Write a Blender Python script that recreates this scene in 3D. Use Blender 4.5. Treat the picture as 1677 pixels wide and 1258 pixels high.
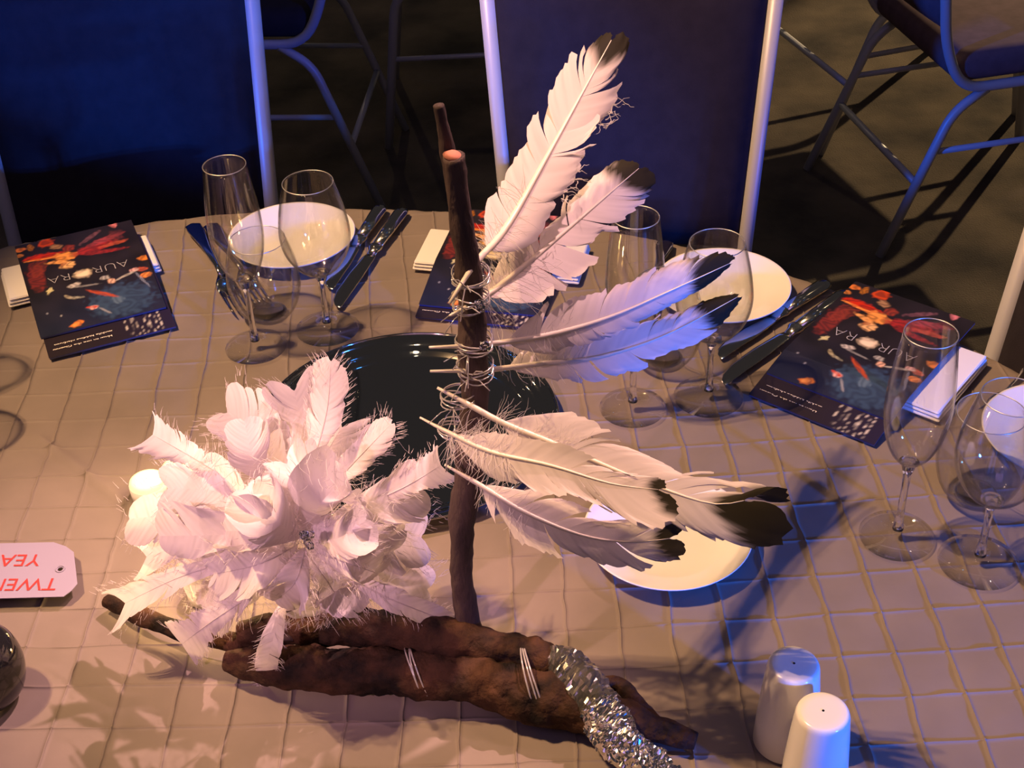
import bpy, bmesh, math, random
from mathutils import Vector, Matrix, noise
S = bpy.context.scene
for o in list(bpy.data.objects): bpy.data.objects.remove(o)
C = S.collection
PI = math.pi
TZ = 0.75                                   # height of the table top above the floor

# ------------------------------------------------------------------ camera
FPX, PITCH, ROLL, HC = 2342.12, 0.645312, 0.045192, TZ + 0.97496
CF = Vector((0, math.cos(PITCH), -math.sin(PITCH)))
_R = Vector((1, 0, 0)); _D = -Vector((0, math.sin(PITCH), math.cos(PITCH)))
CR = math.cos(ROLL) * _R + math.sin(ROLL) * _D
CD = -math.sin(ROLL) * _R + math.cos(ROLL) * _D
CP = Vector((0, 0, HC))
cd = bpy.data.cameras.new('camera'); cam = bpy.data.objects.new('camera', cd); C.objects.link(cam)
cd.sensor_width = 36; cd.lens = FPX / 1677 * 36; cd.clip_start = 0.05; cd.clip_end = 60
M = Matrix.Identity(4)
for k in range(3):
    M[k][0] = CR[k]; M[k][1] = -CD[k]; M[k][2] = -CF[k]; M[k][3] = CP[k]
cam.matrix_world = M; S.camera = cam

def ray(px, py): return CF + CR * ((px - 838.5) / FPX) + CD * ((py - 629) / FPX)
def at(px, py, z=0.0):                      # point seen at a pixel, z above the table top
    r = ray(px, py); return CP + r * ((TZ + z - HC) / r.z)
def aty(px, py, Y):                         # point seen at a pixel, at depth y = Y
    r = ray(px, py); return CP + r * (Y / r.y)

# ------------------------------------------------------------------ world, lights, exposure
S.view_settings.view_transform = 'Standard'; S.view_settings.look = 'None'
S.view_settings.gamma = 1; S.view_settings.use_curve_mapping = False
S.view_settings.exposure = 0.0
w = bpy.data.worlds.new('hall'); S.world = w; w.use_nodes = True
w.node_tree.nodes['Background'].inputs[0].default_value = (0.40, 0.34, 0.34, 1)
w.node_tree.nodes['Background'].inputs[1].default_value = 0.085

def spot(name, loc, target, color, power, angle, blend=0.4, radius=0.05):
    l = bpy.data.lights.new(name, 'SPOT'); l.color = color; l.energy = power
    l.spot_size = math.radians(angle); l.spot_blend = blend; l.shadow_soft_size = radius
    o = bpy.data.objects.new(name, l); C.objects.link(o); o.location = loc
    o.rotation_euler = (Vector(target) - Vector(loc)).to_track_quat('-Z', 'Y').to_euler(); return o
def area(name, loc, target, color, power, size):
    l = bpy.data.lights.new(name, 'AREA'); l.color = color; l.energy = power; l.size = size
    o = bpy.data.objects.new(name, l); C.objects.link(o); o.location = loc
    o.rotation_euler = (Vector(target) - Vector(loc)).to_track_quat('-Z', 'Y').to_euler(); return o
WARM = (1.0, 0.58, 0.27)
for dx, dy in ((0, 0), (0.16, 0.06), (0.03, 0.20)):
    spot('warm_stage_spot', (-1.92 + dx, 1.05 + dy, 4.95), (0.16, 1.33, TZ), WARM, 395, 22, 0.45, 0.03)
spot('pink_stage_spot', (1.6, 3.0, 4.8), (-0.44, 0.66, TZ), (1.0, 0.54, 0.50), 1300, 13, 0.8, 0.04)
spot('rose_fill_spot', (-1.5, -1.5, 3.3), (-0.19, 0.95, TZ + 0.14), (1.0, 0.50, 0.62), 330, 8.5, 0.7, 0.04)  # added fill, brightens the camera side of the feather flower
spot('rose_stage_spot', (2.3, 1.75, 4.6), (-0.40, 0.90, TZ), (1.0, 0.50, 0.50), 200, 11.5, 0.8, 0.04)
for k in range(14):                          # small unseen lamps, added to put glints in glass and metal
    l = bpy.data.lights.new('glint_lamp', 'POINT'); l.energy = 3; l.shadow_soft_size = 0.03
    l.color = ((1.0, 0.72, 0.42), (0.04, 0.25, 1.0), (1.0, 0.8, 0.6))[k % 3]
    o = bpy.data.objects.new('glint_lamp', l); C.objects.link(o)
    o.location = (-2.6 + 0.42 * k, (4.6, 1.2, -1.0, 2.9)[k % 4], 4.4 + 0.2 * (k % 3))
spot('floor_spot', (3.4, 6.6, 2.6), (1.45, 3.35, 0), (1.0, 0.70, 0.36), 950, 27, 0.4, 0.03)
spot('rear_floor_spot', (-1.0, 8.2, 2.6), (-0.1, 4.0, 0), (1.0, 0.75, 0.4), 70, 22, 0.3, 0.03)
for k, (dx, dz) in enumerate(((0, 0), (0.07, 0.01), (0.02, 0.07), (0.09, 0.08))):
    spot('blue_stage_spot', (1.9 + dx, -1.1, TZ + 0.46 + dz), (0.40, 0.98, TZ + 0.04), (0.01, 0.15, 1.0), 160, 18, 0.6, 0.02)
spot('far_blue_spot', (-3.0, 0.3, 1.75), (-0.50, 1.95, 0.97), (0.01, 0.13, 1.0), 540, 10.5, 0.4, 0.05)
spot('right_blue_spot', (2.9, -0.7, 1.45), (0.48, 1.80, 0.98), (0.03, 0.10, 1.0), 300, 13, 0.5, 0.03)
area('violet_wash', (-0.9, -1.0, 4.0), (-0.1, 1.1, TZ), (0.56, 0.33, 0.85), 9, 1.6)

# ------------------------------------------------------------------ helpers
def mat(name, col, rough=0.5, metal=0.0, spec=0.5, **kw):
    m = bpy.data.materials.new(name); m.use_nodes = True
    b = m.node_tree.nodes['Principled BSDF']
    b.inputs['Base Color'].default_value = (*col, 1); b.inputs['Roughness'].default_value = rough
    b.inputs['Metallic'].default_value = metal; b.inputs['Specular IOR Level'].default_value = spec
    for k, v in kw.items(): b.inputs[k].default_value = v
    return m
def vary(m, c1, c2, scale, detail=4, bump=0.0, bscale=None, dist=0.001, ramp=(0.3, 0.7), stretch=(1, 1, 1)):
    nt = m.node_tree; N = nt.nodes; b = N['Principled BSDF']
    tc = N.new('ShaderNodeTexCoord'); mp = N.new('ShaderNodeMapping'); mp.inputs['Scale'].default_value = stretch
    nt.links.new(tc.outputs['Object'], mp.inputs['Vector'])
    n = N.new('ShaderNodeTexNoise'); n.inputs['Scale'].default_value = scale; n.inputs['Detail'].default_value = detail
    nt.links.new(mp.outputs[0], n.inputs['Vector'])
    r = N.new('ShaderNodeValToRGB'); r.color_ramp.elements[0].position = ramp[0]; r.color_ramp.elements[1].position = ramp[1]
    r.color_ramp.elements[0].color = (*c1, 1); r.color_ramp.elements[1].color = (*c2, 1)
    nt.links.new(n.outputs['Fac'], r.inputs[0]); nt.links.new(r.outputs[0], b.inputs['Base Color'])
    if bump:
        n2 = N.new('ShaderNodeTexNoise'); n2.inputs['Scale'].default_value = bscale or scale * 3; n2.inputs['Detail'].default_value = 5
        nt.links.new(mp.outputs[0], n2.inputs['Vector'])
        bp = N.new('ShaderNodeBump'); bp.inputs['Strength'].default_value = bump; bp.inputs['Distance'].default_value = dist
        nt.links.new(n2.outputs['Fac'], bp.inputs['Height']); nt.links.new(bp.outputs[0], b.inputs['Normal'])
    return m
def colmat(name, rough=0.5, transl=0.0, spec=0.3, bump=0):
    m = mat(name, (1, 1, 1), rough, spec=spec); nt = m.node_tree; b = nt.nodes['Principled BSDF']
    a = nt.nodes.new('ShaderNodeVertexColor'); a.layer_name = 'Col'
    nt.links.new(a.outputs['Color'], b.inputs['Base Color'])
    if transl:
        t = nt.nodes.new('ShaderNodeBsdfTranslucent'); mx = nt.nodes.new('ShaderNodeMixShader'); mx.inputs[0].default_value = transl
        nt.links.new(a.outputs['Color'], t.inputs['Color'])
        nt.links.new(b.outputs[0], mx.inputs[1]); nt.links.new(t.outputs[0], mx.inputs[2])
        nt.links.new(mx.outputs[0], nt.nodes['Material Output'].inputs[0])
    return m

def wloc(p):
    v = Vector((0, 0, 0))
    while p is not None: v += Vector(p.location); p = p.parent
    return v
def obj(name, V, F, m, parent=None, smooth=True, cols=None, flat_faces=False):
    off = wloc(parent)
    me = bpy.data.meshes.new(name)
    me.from_pydata([tuple(Vector(v) - off) for v in V], [], F); me.update()
    if smooth: me.polygons.foreach_set('use_smooth', [True] * len(me.polygons))
    if cols:
        ca = me.color_attributes.new('Col', 'FLOAT_COLOR', 'POINT')
        flat = []
        for c in cols: flat += [c[0], c[1], c[2], 1.0]
        ca.data.foreach_set('color', flat)
    if m: me.materials.append(m)
    o = bpy.data.objects.new(name, me); C.objects.link(o)
    if parent: o.parent = parent
    return o
def tag(o, label, cat, group=None):
    o['label'] = label; o['category'] = cat
    if group: o['group'] = group
    return o
def empty(name, loc, label=None, cat=None, group=None):
    o = bpy.data.objects.new(name, None); C.objects.link(o); o.location = loc; o.empty_display_size = 0.05
    if label: tag(o, label, cat, group)
    return o
def merge(*parts):
    V = []; F = []
    for v, f in parts:
        n = len(V); V += list(v); F += [tuple(i + n for i in q) for q in f]
    return V, F
def xf(part, loc, rz=0.0, sc=1.0):
    c, s = math.cos(rz), math.sin(rz); loc = Vector(loc)
    return [Vector((c * v[0] * sc - s * v[1] * sc, s * v[0] * sc + c * v[1] * sc, v[2] * sc)) + loc for v in part[0]], part[1]
def lathe(prof, n=48):
    V = []; F = []; m = len(prof)
    for k in range(n):
        a = 2 * PI * k / n
        for r, z in prof: V.append(Vector((r * math.cos(a), r * math.sin(a), z)))
    for k in range(n):
        k2 = (k + 1) % n
        for j in range(m - 1):
            F.append((k * m + j, k2 * m + j, k2 * m + j + 1, k * m + j + 1))
    return V, F
def smooth_path(P, n=6):
    P = [Vector(p) for p in P]; out = []
    for i in range(len(P) - 1):
        p0 = P[max(i - 1, 0)]; p1 = P[i]; p2 = P[i + 1]; p3 = P[min(i + 2, len(P) - 1)]
        for k in range(n):
            t = k / n
            out.append(0.5 * ((2 * p1) + (p2 - p0) * t + (2 * p0 - 5 * p1 + 4 * p2 - p3) * t * t + (3 * p1 - p0 - 3 * p2 + p3) * t ** 3))
    out.append(P[-1]); return out
def fillet(P, rad, n=6):
    P = [Vector(p) for p in P]; out = [P[0]]
    for i in range(1, len(P) - 1):
        a = (P[i - 1] - P[i]); b = (P[i + 1] - P[i]); d = min(rad, a.length * 0.49, b.length * 0.49)
        A = P[i] + a.normalized() * d; B = P[i] + b.normalized() * d
        for k in range(n + 1):
            t = k / n; out.append((1 - t) ** 2 * A + 2 * t * (1 - t) * P[i] + t * t * B)
    out.append(P[-1]); return out
def tube(P, r, n=10, sq=1.0, rough=0.0, seed=0):
    P = [Vector(p) for p in P]; m = len(P); V = []; F = []
    T = [(P[min(i + 1, m - 1)] - P[max(i - 1, 0)]).normalized() for i in range(m)]
    up = Vector((0, 0, 1)) if abs(T[0].z) < 0.9 else Vector((1, 0, 0))
    N = (up - T[0] * up.dot(T[0])).normalized()
    for i in range(m):
        N = (N - T[i] * N.dot(T[i])).normalized(); B = T[i].cross(N)
        ri = r[i] if isinstance(r, (list, tuple)) else r
        for k in range(n):
            a = 2 * PI * k / n; rr = ri
            if rough:
                q = P[i] + (N * math.cos(a) + B * math.sin(a)) * ri
                rr = ri * (1 + rough * noise.noise(Vector((q.x * 28, q.y * 28, q.z * 28 + seed))) + rough * 0.6 * noise.noise(Vector((q.x * 90, q.y * 90, q.z * 90 + seed))) - rough * 0.35 * abs(noise.noise(Vector((q.x * 160, q.y * 260, q.z * 260 + seed)))))
            V.append(P[i] + N * math.cos(a) * rr + B * math.sin(a) * rr * sq)
    for i in range(m - 1):
        for k in range(n):
            k2 = (k + 1) % n; F.append((i * n + k, i * n + k2, (i + 1) * n + k2, (i + 1) * n + k))
    F.append(tuple(reversed(range(n)))); F.append(tuple((m - 1) * n + k for k in range(n)))
    return V, F
def rbox(cx, cy, cz, sx, sy, sz, b=0.005, seg=3):
    bm = bmesh.new(); bmesh.ops.create_cube(bm, size=1)
    for v in bm.verts: v.co = Vector((v.co.x * sx, v.co.y * sy, v.co.z * sz))
    bmesh.ops.bevel(bm, geom=list(bm.edges), offset=b, segments=seg, profile=0.5, affect='EDGES')
    bm.verts.index_update()
    V = [v.co + Vector((cx, cy, cz)) for v in bm.verts]; F = [tuple(v.index for v in f.verts) for f in bm.faces]
    bm.free(); return V, F
def text_mesh(name, body, size, m, parent, origin, xdir, ydir, thick=0.0, align='LEFT', bold=0.0):
    cu = bpy.data.curves.new(name, 'FONT'); cu.body = body; cu.size = size; cu.align_x = align; cu.extrude = thick; cu.offset = bold
    t = bpy.data.objects.new(name, cu); C.objects.link(t)
    bpy.context.view_layer.update()
    me = bpy.data.meshes.new_from_object(t); bpy.data.objects.remove(t)
    xd = Vector(xdir).normalized(); yd = Vector(ydir).normalized(); off = wloc(parent)
    for v in me.vertices: v.co = Vector(origin) + xd * v.co.x + yd * v.co.y + Vector((0, 0, v.co.z)) - off
    me.materials.clear(); me.materials.append(m)
    o = bpy.data.objects.new(name, me); C.objects.link(o); o.parent = parent
    return o
def copy_thing(root, loc, rz, label):
    r = root.copy(); C.objects.link(r); r.location = loc; r.rotation_euler = (0, 0, rz); r['label'] = label
    for ch in list(root.children):
        c = ch.copy(); C.objects.link(c); c.parent = r
        for g in list(ch.children):
            d = g.copy(); C.objects.link(d); d.parent = c
    return r

# ------------------------------------------------------------------ materials
M_carpet = vary(mat('carpet', (0.1, 0.08, 0.06), 0.95, spec=0.1), (0.045, 0.040, 0.038), (0.15, 0.12, 0.09), 5, 7, bump=0.6, bscale=240, dist=0.004)
M_cloth = vary(mat('taffeta_cloth', (0.5, 0.42, 0.36), 0.62, spec=0.25), (0.195, 0.163, 0.147), (0.235, 0.196, 0.176), 14, 5, bump=0.15, bscale=60, dist=0.002)
M_white = mat('white_glaze', (0.82, 0.80, 0.77), 0.18, spec=0.5)
M_paper = mat('napkin_linen', (0.80, 0.78, 0.76), 0.85, spec=0.1)
M_card = mat('white_card', (0.30, 0.27, 0.42), 0.55)
M_red = mat('red_ink', (0.55, 0.03, 0.03), 0.6)
M_ink = mat('white_print', (0.85, 0.80, 0.72), 0.6)
M_title = mat('silver_print', (0.42, 0.42, 0.44), 0.4)
M_book = mat('booklet_pages', (0.045, 0.05, 0.14), 0.5)
M_cover = colmat('cover_print', 0.28, 0, 0.4)
M_steel = mat('stainless_steel', (0.62, 0.60, 0.58), 0.12, 1.0)
M_tray = mat('mirror_tray', (0.55, 0.54, 0.52), 0.06, 1.0)
M_bark = vary(mat('bark', (0.1, 0.05, 0.03), 0.85, spec=0.2), (0.010, 0.007, 0.006), (0.085, 0.040, 0.022), 34, 9, bump=1.0, bscale=120, dist=0.004, ramp=(0.35, 0.72))
M_bark2 = vary(mat('grey_bark', (0.08, 0.06, 0.06), 0.85, spec=0.2), (0.035, 0.026, 0.026), (0.13, 0.09, 0.08), 26, 8, bump=0.9, bscale=150, dist=0.003, ramp=(0.3, 0.75), stretch=(1, 1, 0.35))
M_cut = mat('cut_wood', (0.45, 0.17, 0.12), 0.8)
M_foil = mat('crumpled_foil', (0.85, 0.84, 0.82), 0.16, 1.0)
M_bag = mat('dark_film', (0.30, 0.29, 0.26), 0.12, 0.85)
M_feather = colmat('feather_vane', 0.7, 0.32, 0.15)
M_quill = mat('quill', (0.72, 0.66, 0.56), 0.35)
M_down = mat('down', (0.66, 0.62, 0.62), 0.9, spec=0.05)
_nt = M_down.node_tree
_t = _nt.nodes.new('ShaderNodeBsdfTranslucent'); _t.inputs[0].default_value = (0.9, 0.87, 0.86, 1)
_mx = _nt.nodes.new('ShaderNodeMixShader'); _mx.inputs[0].default_value = 0.45
_nt.links.new(_nt.nodes['Principled BSDF'].outputs[0], _mx.inputs[1]); _nt.links.new(_t.outputs[0], _mx.inputs[2]); _nt.links.new(_mx.outputs[0], _nt.nodes['Material Output'].inputs[0])
M_fabric = vary(mat('chair_fabric', (0.05, 0.045, 0.09), 0.9, spec=0.15), (0.024, 0.020, 0.028), (0.031, 0.026, 0.035), 40, 4, bump=0.3, bscale=500, dist=0.001)
M_fabric2 = vary(mat('maroon_fabric', (0.1, 0.06, 0.08), 0.9, spec=0.15), (0.13, 0.085, 0.10), (0.17, 0.11, 0.13), 40, 4)
M_frame = mat('chair_tube_paint', (0.50, 0.50, 0.55), 0.42, 0.1)
M_wire = mat('clear_line', (0.75, 0.72, 0.70), 0.1, 0.6)
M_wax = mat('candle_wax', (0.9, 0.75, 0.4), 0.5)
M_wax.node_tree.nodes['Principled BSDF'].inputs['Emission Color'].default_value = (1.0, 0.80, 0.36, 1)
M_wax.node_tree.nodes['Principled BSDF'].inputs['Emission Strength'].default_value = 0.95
M_black = mat('black_glass', (0.012, 0.012, 0.015), 0.06, spec=0.8)
def glass(name, tint, facing_dark):
    m = bpy.data.materials.new(name); m.use_nodes = True; nt = m.node_tree; N = nt.nodes; N.remove(N['Principled BSDF'])
    tr = N.new('ShaderNodeBsdfTransparent'); gl = N.new('ShaderNodeBsdfGlossy'); gl.inputs['Roughness'].default_value = 0.02
    lw = N.new('ShaderNodeLayerWeight'); lw.inputs[0].default_value = 0.5
    pw = N.new('ShaderNodeMath'); pw.operation = 'POWER'; pw.inputs[1].default_value = 4.0
    ad = N.new('ShaderNodeMath'); ad.operation = 'MULTIPLY_ADD'; ad.inputs[1].default_value = 0.8; ad.inputs[2].default_value = 0.07
    nt.links.new(lw.outputs['Facing'], pw.inputs[0]); nt.links.new(pw.outputs[0], ad.inputs[0])
    rp = N.new('ShaderNodeValToRGB'); rp.color_ramp.elements[0].color = (*tint, 1); rp.color_ramp.elements[1].color = (*facing_dark, 1)
    rp.color_ramp.elements[0].position = 0.68
    mx = N.new('ShaderNodeMixShader')
    nt.links.new(lw.outputs['Facing'], rp.inputs[0]); nt.links.new(rp.outputs[0], tr.inputs[0])
    nt.links.new(ad.outputs[0], mx.inputs[0]); nt.links.new(tr.outputs[0], mx.inputs[1]); nt.links.new(gl.outputs[0], mx.inputs[2])
    nt.links.new(mx.outputs[0], N['Material Output'].inputs[0]); return m
M_glass = glass('thin_glass', (0.985, 0.985, 0.985), (0.50, 0.50, 0.51))
M_stem = mat('solid_glass', (0.96, 0.96, 0.96), 0.0, **{'Transmission Weight': 1.0, 'IOR': 1.5})
M_rim = mat('rim_highlight', (0.7, 0.7, 0.7), 0.4, 0.9)  # silvery metal in place of glass, a built-in highlight along the rim
M_crystal = mat('crystal_bead', (0.9, 0.93, 1.0), 0.0, **{'Transmission Weight': 1.0, 'IOR': 1.7})

# ------------------------------------------------------------------ floor
V, F = [], []
fl = obj('floor', [(-7, -4, 0), (7, -4, 0), (7, 11, 0), (-7, 11, 0)], [(0, 1, 2, 3)], M_carpet, smooth=False); fl['kind'] = 'structure'

# ------------------------------------------------------------------ table and cloth
TC = Vector((-0.3016, 0.6348, 0)); TR = 1.0795
t = empty('round_table', (TC.x, TC.y, 0), 'large round banquet table hidden under the beige quilted cloth', 'table')
obj('tabletop', *xf(lathe([(0.001, 0), (TR - 0.012, 0), (TR - 0.006, 0.006), (TR - 0.006, 0.022), (TR - 0.012, 0.027), (0.001, 0.027)], 96), (TC.x, TC.y, TZ - 0.034)), mat('plywood', (0.3, 0.2, 0.1), 0.6), t)
for k in range(4):
    a = PI / 4 + k * PI / 2; q = Vector((TC.x + 0.55 * math.cos(a), TC.y + 0.55 * math.sin(a), 0))
    obj('leg', *tube(fillet([q + Vector((0, 0, TZ - 0.035)), q + Vector((0.02, 0, 0.3)), q], 0.1), 0.016), M_frame, t)

WARP = [[-0.0084, 0.4897, -0.001, -0.0111, 0.0211, -0.0125, 0.005, -0.0025, 0.0043, 0.0046], [0.9164, 0.0001, -0.4972, 0.0106, -0.0172, 0.0104, -0.001, 0.0023, 0.0005, -0.0023]]
def lattice(j, i):
    jj = max(-13, min(13, j)) / 10; ii = max(-16, min(6, i)) / 10
    B = [1, jj, ii, jj * jj, ii * jj, ii * ii, jj ** 3, jj * jj * ii, jj * ii * ii, ii ** 3]
    x = sum(a * b for a, b in zip(WARP[0], B)); y = sum(a * b for a, b in zip(WARP[1], B))
    x += 0.0493 * (j - jj * 10); y -= 0.0493 * (i - ii * 10)
    return x, y
OFF = [0, 0.013, 0.026, 0.08, 0.22, 0.36, 0.5, 0.64, 0.78, 0.92, 0.974, 0.987]
def ridge(u, wd):
    d = min(u, 1 - u); return max(0.0, 1 - d / wd)
J0, J1, I0, I1 = -29, 27, -26, 27
js = [(j + o, j, o) for j in range(J0, J1) for o in OFF]; isr = [(i + o, i, o) for i in range(I0, I1) for o in OFF]
foldA, foldB = at(62, 715), at(212, 826)
foldC, foldD = at(600, 1118), at(960, 1290)
def seg_d(x, y, A, B):
    ab = (B - A).to_2d(); ap = Vector((x, y)) - A.to_2d(); tt = max(0, min(1, ap.dot(ab) / ab.length_squared))
    return (ap - ab * tt).length
V = []; keep = []
nj = len(js)
for (iv, ic, io) in isr:
    for (jv, jc, jo) in js:
        coarse = abs(jv) > 17 or iv > 9 or iv < -20
        wob = 0.05 * noise.noise(Vector((iv * 0.9, round(jv) * 3.1, 1))) + 0.025 * noise.noise(Vector((iv * 3, round(jv) * 3.1, 9)))
        wob2 = 0.035 * noise.noise(Vector((jv * 0.9, round(iv) * 3.7, 5)))
        x, y = lattice(jv + wob, iv + wob2)
        dx, dy = x - TC.x, y - TC.y; r = math.hypot(dx, dy)
        hz = 0.0026 * ridge(jo, 0.025) * (0.75 + 0.5 * noise.noise(Vector((iv * 2, jv, 3)))) + 0.0016 * ridge(io, 0.025) * (0.7 + 0.9 * noise.noise(Vector((jv * 2, iv, 7))))
        hz += 0.0004 * math.sin(PI * jo) * math.sin(PI * io) + 0.0010 * noise.noise(Vector((x * 9, y * 9, 2)))
        if not coarse:
            d = seg_d(x, y, foldA, foldB); hz += 0.0055 * max(0, 1 - d / 0.007)
            d = seg_d(x, y, foldC, foldD); hz += 0.0018 * max(0, 1 - d / 0.006)
        lim = TR - 0.004
        if r > lim:
            e = r - lim; ang = math.atan2(dy, dx); q = min(e, 0.02)
            fo = 0.05 * math.sin(ang * 17 + 0.8 * math.sin(ang * 5)) * min(1, e / 0.3)
            rr = lim + 0.012 * math.sin(q / 0.02 * PI / 2) + fo * min(1, e / 0.05) * 0.7 + 0.05 * e
            V.append(Vector((TC.x + dx / r * rr, TC.y + dy / r * rr, TZ - max(0, e - 0.006) + hz * 0.3 - 0.002))); keep.append(e < 0.19)
        else:
            V.append(Vector((x, y, TZ + hz - 0.0022))); keep.append(True)
F = []
for a in range(len(isr) - 1):
    for b in range(nj - 1):
        q = (a * nj + b, (a + 1) * nj + b, (a + 1) * nj + b + 1, a * nj + b + 1)
        if keep[q[0]] and keep[q[1]] and keep[q[2]] and keep[q[3]]: F.append(q)
used = sorted({i for f in F for i in f}); mp = {o_: n_ for n_, o_ in enumerate(used)}
V = [V[i] for i in used]; F = [tuple(mp[i] for i in f) for f in F]
tag(obj('tablecloth', V, F, M_cloth), 'beige taffeta tablecloth stitched in raised squares over the round table', 'tablecloth')

# ------------------------------------------------------------------ chairs
def chair(name, loc, rz, label, fabric=M_fabric, group='banquet chairs', wb=0.40, wt=0.43, lean=0.10, top=1.0, seat_h=0.45):
    """chair faces local +x; back at x = 0"""
    r = empty(name, (0, 0, 0), label, 'chair', group)
    def P(x, y, z): return Vector((x, y, z))
    def lx(z): return -0.10 + 0.13 * z / (seat_h - 0.08)
    for s in (-1, 1):
        hb, ht = wb / 2, wt / 2
        path = fillet([P(-lean, s * ht, top), P(-0.01, s * hb, seat_h + 0.07), P(0.04, s * hb, seat_h - 0.03), P(0.42, s * 0.20, seat_h - 0.03), P(0.47, s * 0.21, 0)], 0.07)
        obj('side_frame', *tube(path, 0.0115, 10), M_frame, r)
        obj('leg', *tube(fillet([P(0.10, s * hb, seat_h - 0.035), P(0.03, s * hb, seat_h - 0.08), P(-0.10, s * (hb + 0.01), 0.0)], 0.05), 0.0105, 10), M_frame, r)
    obj('back_rail', *tube(fillet([P(-lean, -wt / 2, top - 0.01), P(-lean - 0.012, -wt / 2 + 0.03, top + 0.018), P(-lean - 0.012, wt / 2 - 0.03, top + 0.018), P(-lean, wt / 2, top - 0.01)], 0.03), 0.0115, 10), M_frame, r)
    obj('stretcher', *tube([P(lx(0.17), -hb, 0.17), P(lx(0.17), hb, 0.17)], 0.008, 8), M_frame, r)
    for s in (-1, 1): obj('stretcher', *tube([P(lx(0.24), s * hb, 0.24), P(0.442, s * 0.205, 0.24)], 0.007, 8), M_frame, r)
    # upholstered back: curved slab between the side frames
    V = []; nu, nv = 13, 17; z0, z1 = seat_h + 0.11, top + 0.005
    for sd in (1, -1):
        for j in range(nv):
            v = j / (nv - 1); z = z0 + (z1 - z0) * v; hw = (wb + (wt - wb) * v) / 2 - 0.004
            xc = -0.01 - (lean - 0.01) * (z - seat_h - 0.07) / (top - seat_h - 0.07)
            for i in range(nu):
                u = -1 + 2 * i / (nu - 1)
                puff = 0.024 * (1 - abs(u) ** 6) * (1 - abs(2 * v - 1) ** 8) + 0.002
                V.append(P(xc + sd * puff - 0.012 * (1 - u * u), u * hw, z))
    F = []; nn = nu * nv
    for j in range(nv - 1):
        for i in range(nu - 1):
            a = j * nu + i; F.append((a, a + 1, a + nu + 1, a + nu)); F.append((nn + a, nn + a + nu, nn + a + nu + 1, nn + a + 1))
    per = [i for i in range(nu)] + [j * nu + nu - 1 for j in range(1, nv)] + [(nv - 1) * nu + i for i in range(nu - 2, -1, -1)] + [j * nu for j in range(nv - 2, 0, -1)]
    for k in range(len(per)):
        a, b = per[k], per[(k + 1) % len(per)]; F.append((b, a, nn + a, nn + b))
    obj('backrest', V, F, fabric, r)
    V, F = rbox(0.23, 0, seat_h + 0.015, 0.42, wb + 0.01, 0.07, 0.03, 4)
    obj('seat', V, F, fabric, r)
    r.location = loc; r.rotation_euler = (0, 0, rz)
    return r
def face(frm, to): return math.atan2(to[1] - frm[1], to[0] - frm[0])
ch = chair('banquet_chair', (-0.565, 1.93, 0), -PI / 2 + 0.03, 'dark navy padded chair behind the left plate, its blue edge frame bright')
chair('banquet_chair', (0.185, 1.87, 0), -PI / 2 - 0.10, 'dark padded chair behind the tall feathers, nearest the middle of the table', wb=0.355, wt=0.42)
copy_thing(ch, (0.640, 1.172, 0), PI + 0.51, 'dark padded chair at the right edge of the photo, beyond the right booklet')
cr = chair('banquet_chair', (0.89, 2.93, 0), 0.20, 'chair with blue tube frame standing apart on the carpet at upper right', M_fabric2, seat_h=0.41)
copy_thing(cr, (0.83, 3.42, 0), 0.30, 'chair cut off by the top edge, only dark legs seen on the lit carpet')
copy_thing(ch, (-0.37, 3.23, 0), PI - 0.1, 'dark next-table chair showing a bent leg between the two padded chair backs')
copy_thing(ch, (0.18, 3.54, 0), PI, 'next-table chair whose tube loop and crossbars show left of the tall feathers')

# ------------------------------------------------------------------ glassware
def glass_thing(name, prof_out, wall, split, label, cat, pos, group, rim):
    """prof_out: outer profile from foot to rim; split=(foot_end, stem_end) indices"""
    r = empty(name, (0, 0, 0), label, cat, group)
    fe, se = split
    if fe:
        foot = [(0.0005, 0.0006)] + prof_out[:fe + 1]
        obj('foot', *lathe(foot, 56), M_glass, r)
        obj('stem', *lathe([(0.0002, prof_out[fe][1])] + prof_out[fe:se + 1] + [(0.0002, prof_out[se][1])], 24), M_stem, r)
        bo = prof_out[se:]
    else:
        bo = prof_out; obj('base', *lathe([(0.0002, 0.0016), (0.017, 0.0016), (0.022, 0.0035), (0.018, 0.0058), (0.0002, 0.0050)], 40), M_stem, r)
    bi = [(max(x - wall, 0.0004), z + (wall * 1.4 if k < 2 else 0)) for k, (x, z) in enumerate(bo)]
    prof = [(0.0003, bo[0][1])] + bo + [(bo[-1][0] - wall / 2, bo[-1][1] + wall * 0.5)] + bi[::-1] + [(0.0003, bi[0][1])]
    obj('bowl', *lathe(prof, 64), M_glass, r)
    obj('rim', *xf((tube([Vector((rim[0] * math.cos(2 * PI * k / 64), rim[0] * math.sin(2 * PI * k / 64), 0)) for k in range(65)], 0.00055, 6)), (0, 0, rim[1])), M_rim, r)
    r.location = pos; return r
def sp(pr, n=4):
    P = smooth_path([(a, b, 0) for a, b in pr], n); return [(max(p.x, 0.0004), p.y) for p in P]
FL = [(0.0362, 0.0012), (0.0364, 0.002), (0.028, 0.0035), (0.012, 0.006), (0.0055, 0.011)]
flute_p = FL + [(0.0036, 0.03), (0.0034, 0.06), (0.004, 0.080), (0.0075, 0.094)] + sp([(0.0075, 0.094), (0.018, 0.106), (0.0265, 0.128), (0.0305, 0.155), (0.0300, 0.185), (0.0270, 0.215), (0.0238, 0.2424)])[1:]
WN = [(0.0381, 0.0012), (0.0383, 0.002), (0.029, 0.0035), (0.012, 0.006), (0.0055, 0.011)]
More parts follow.
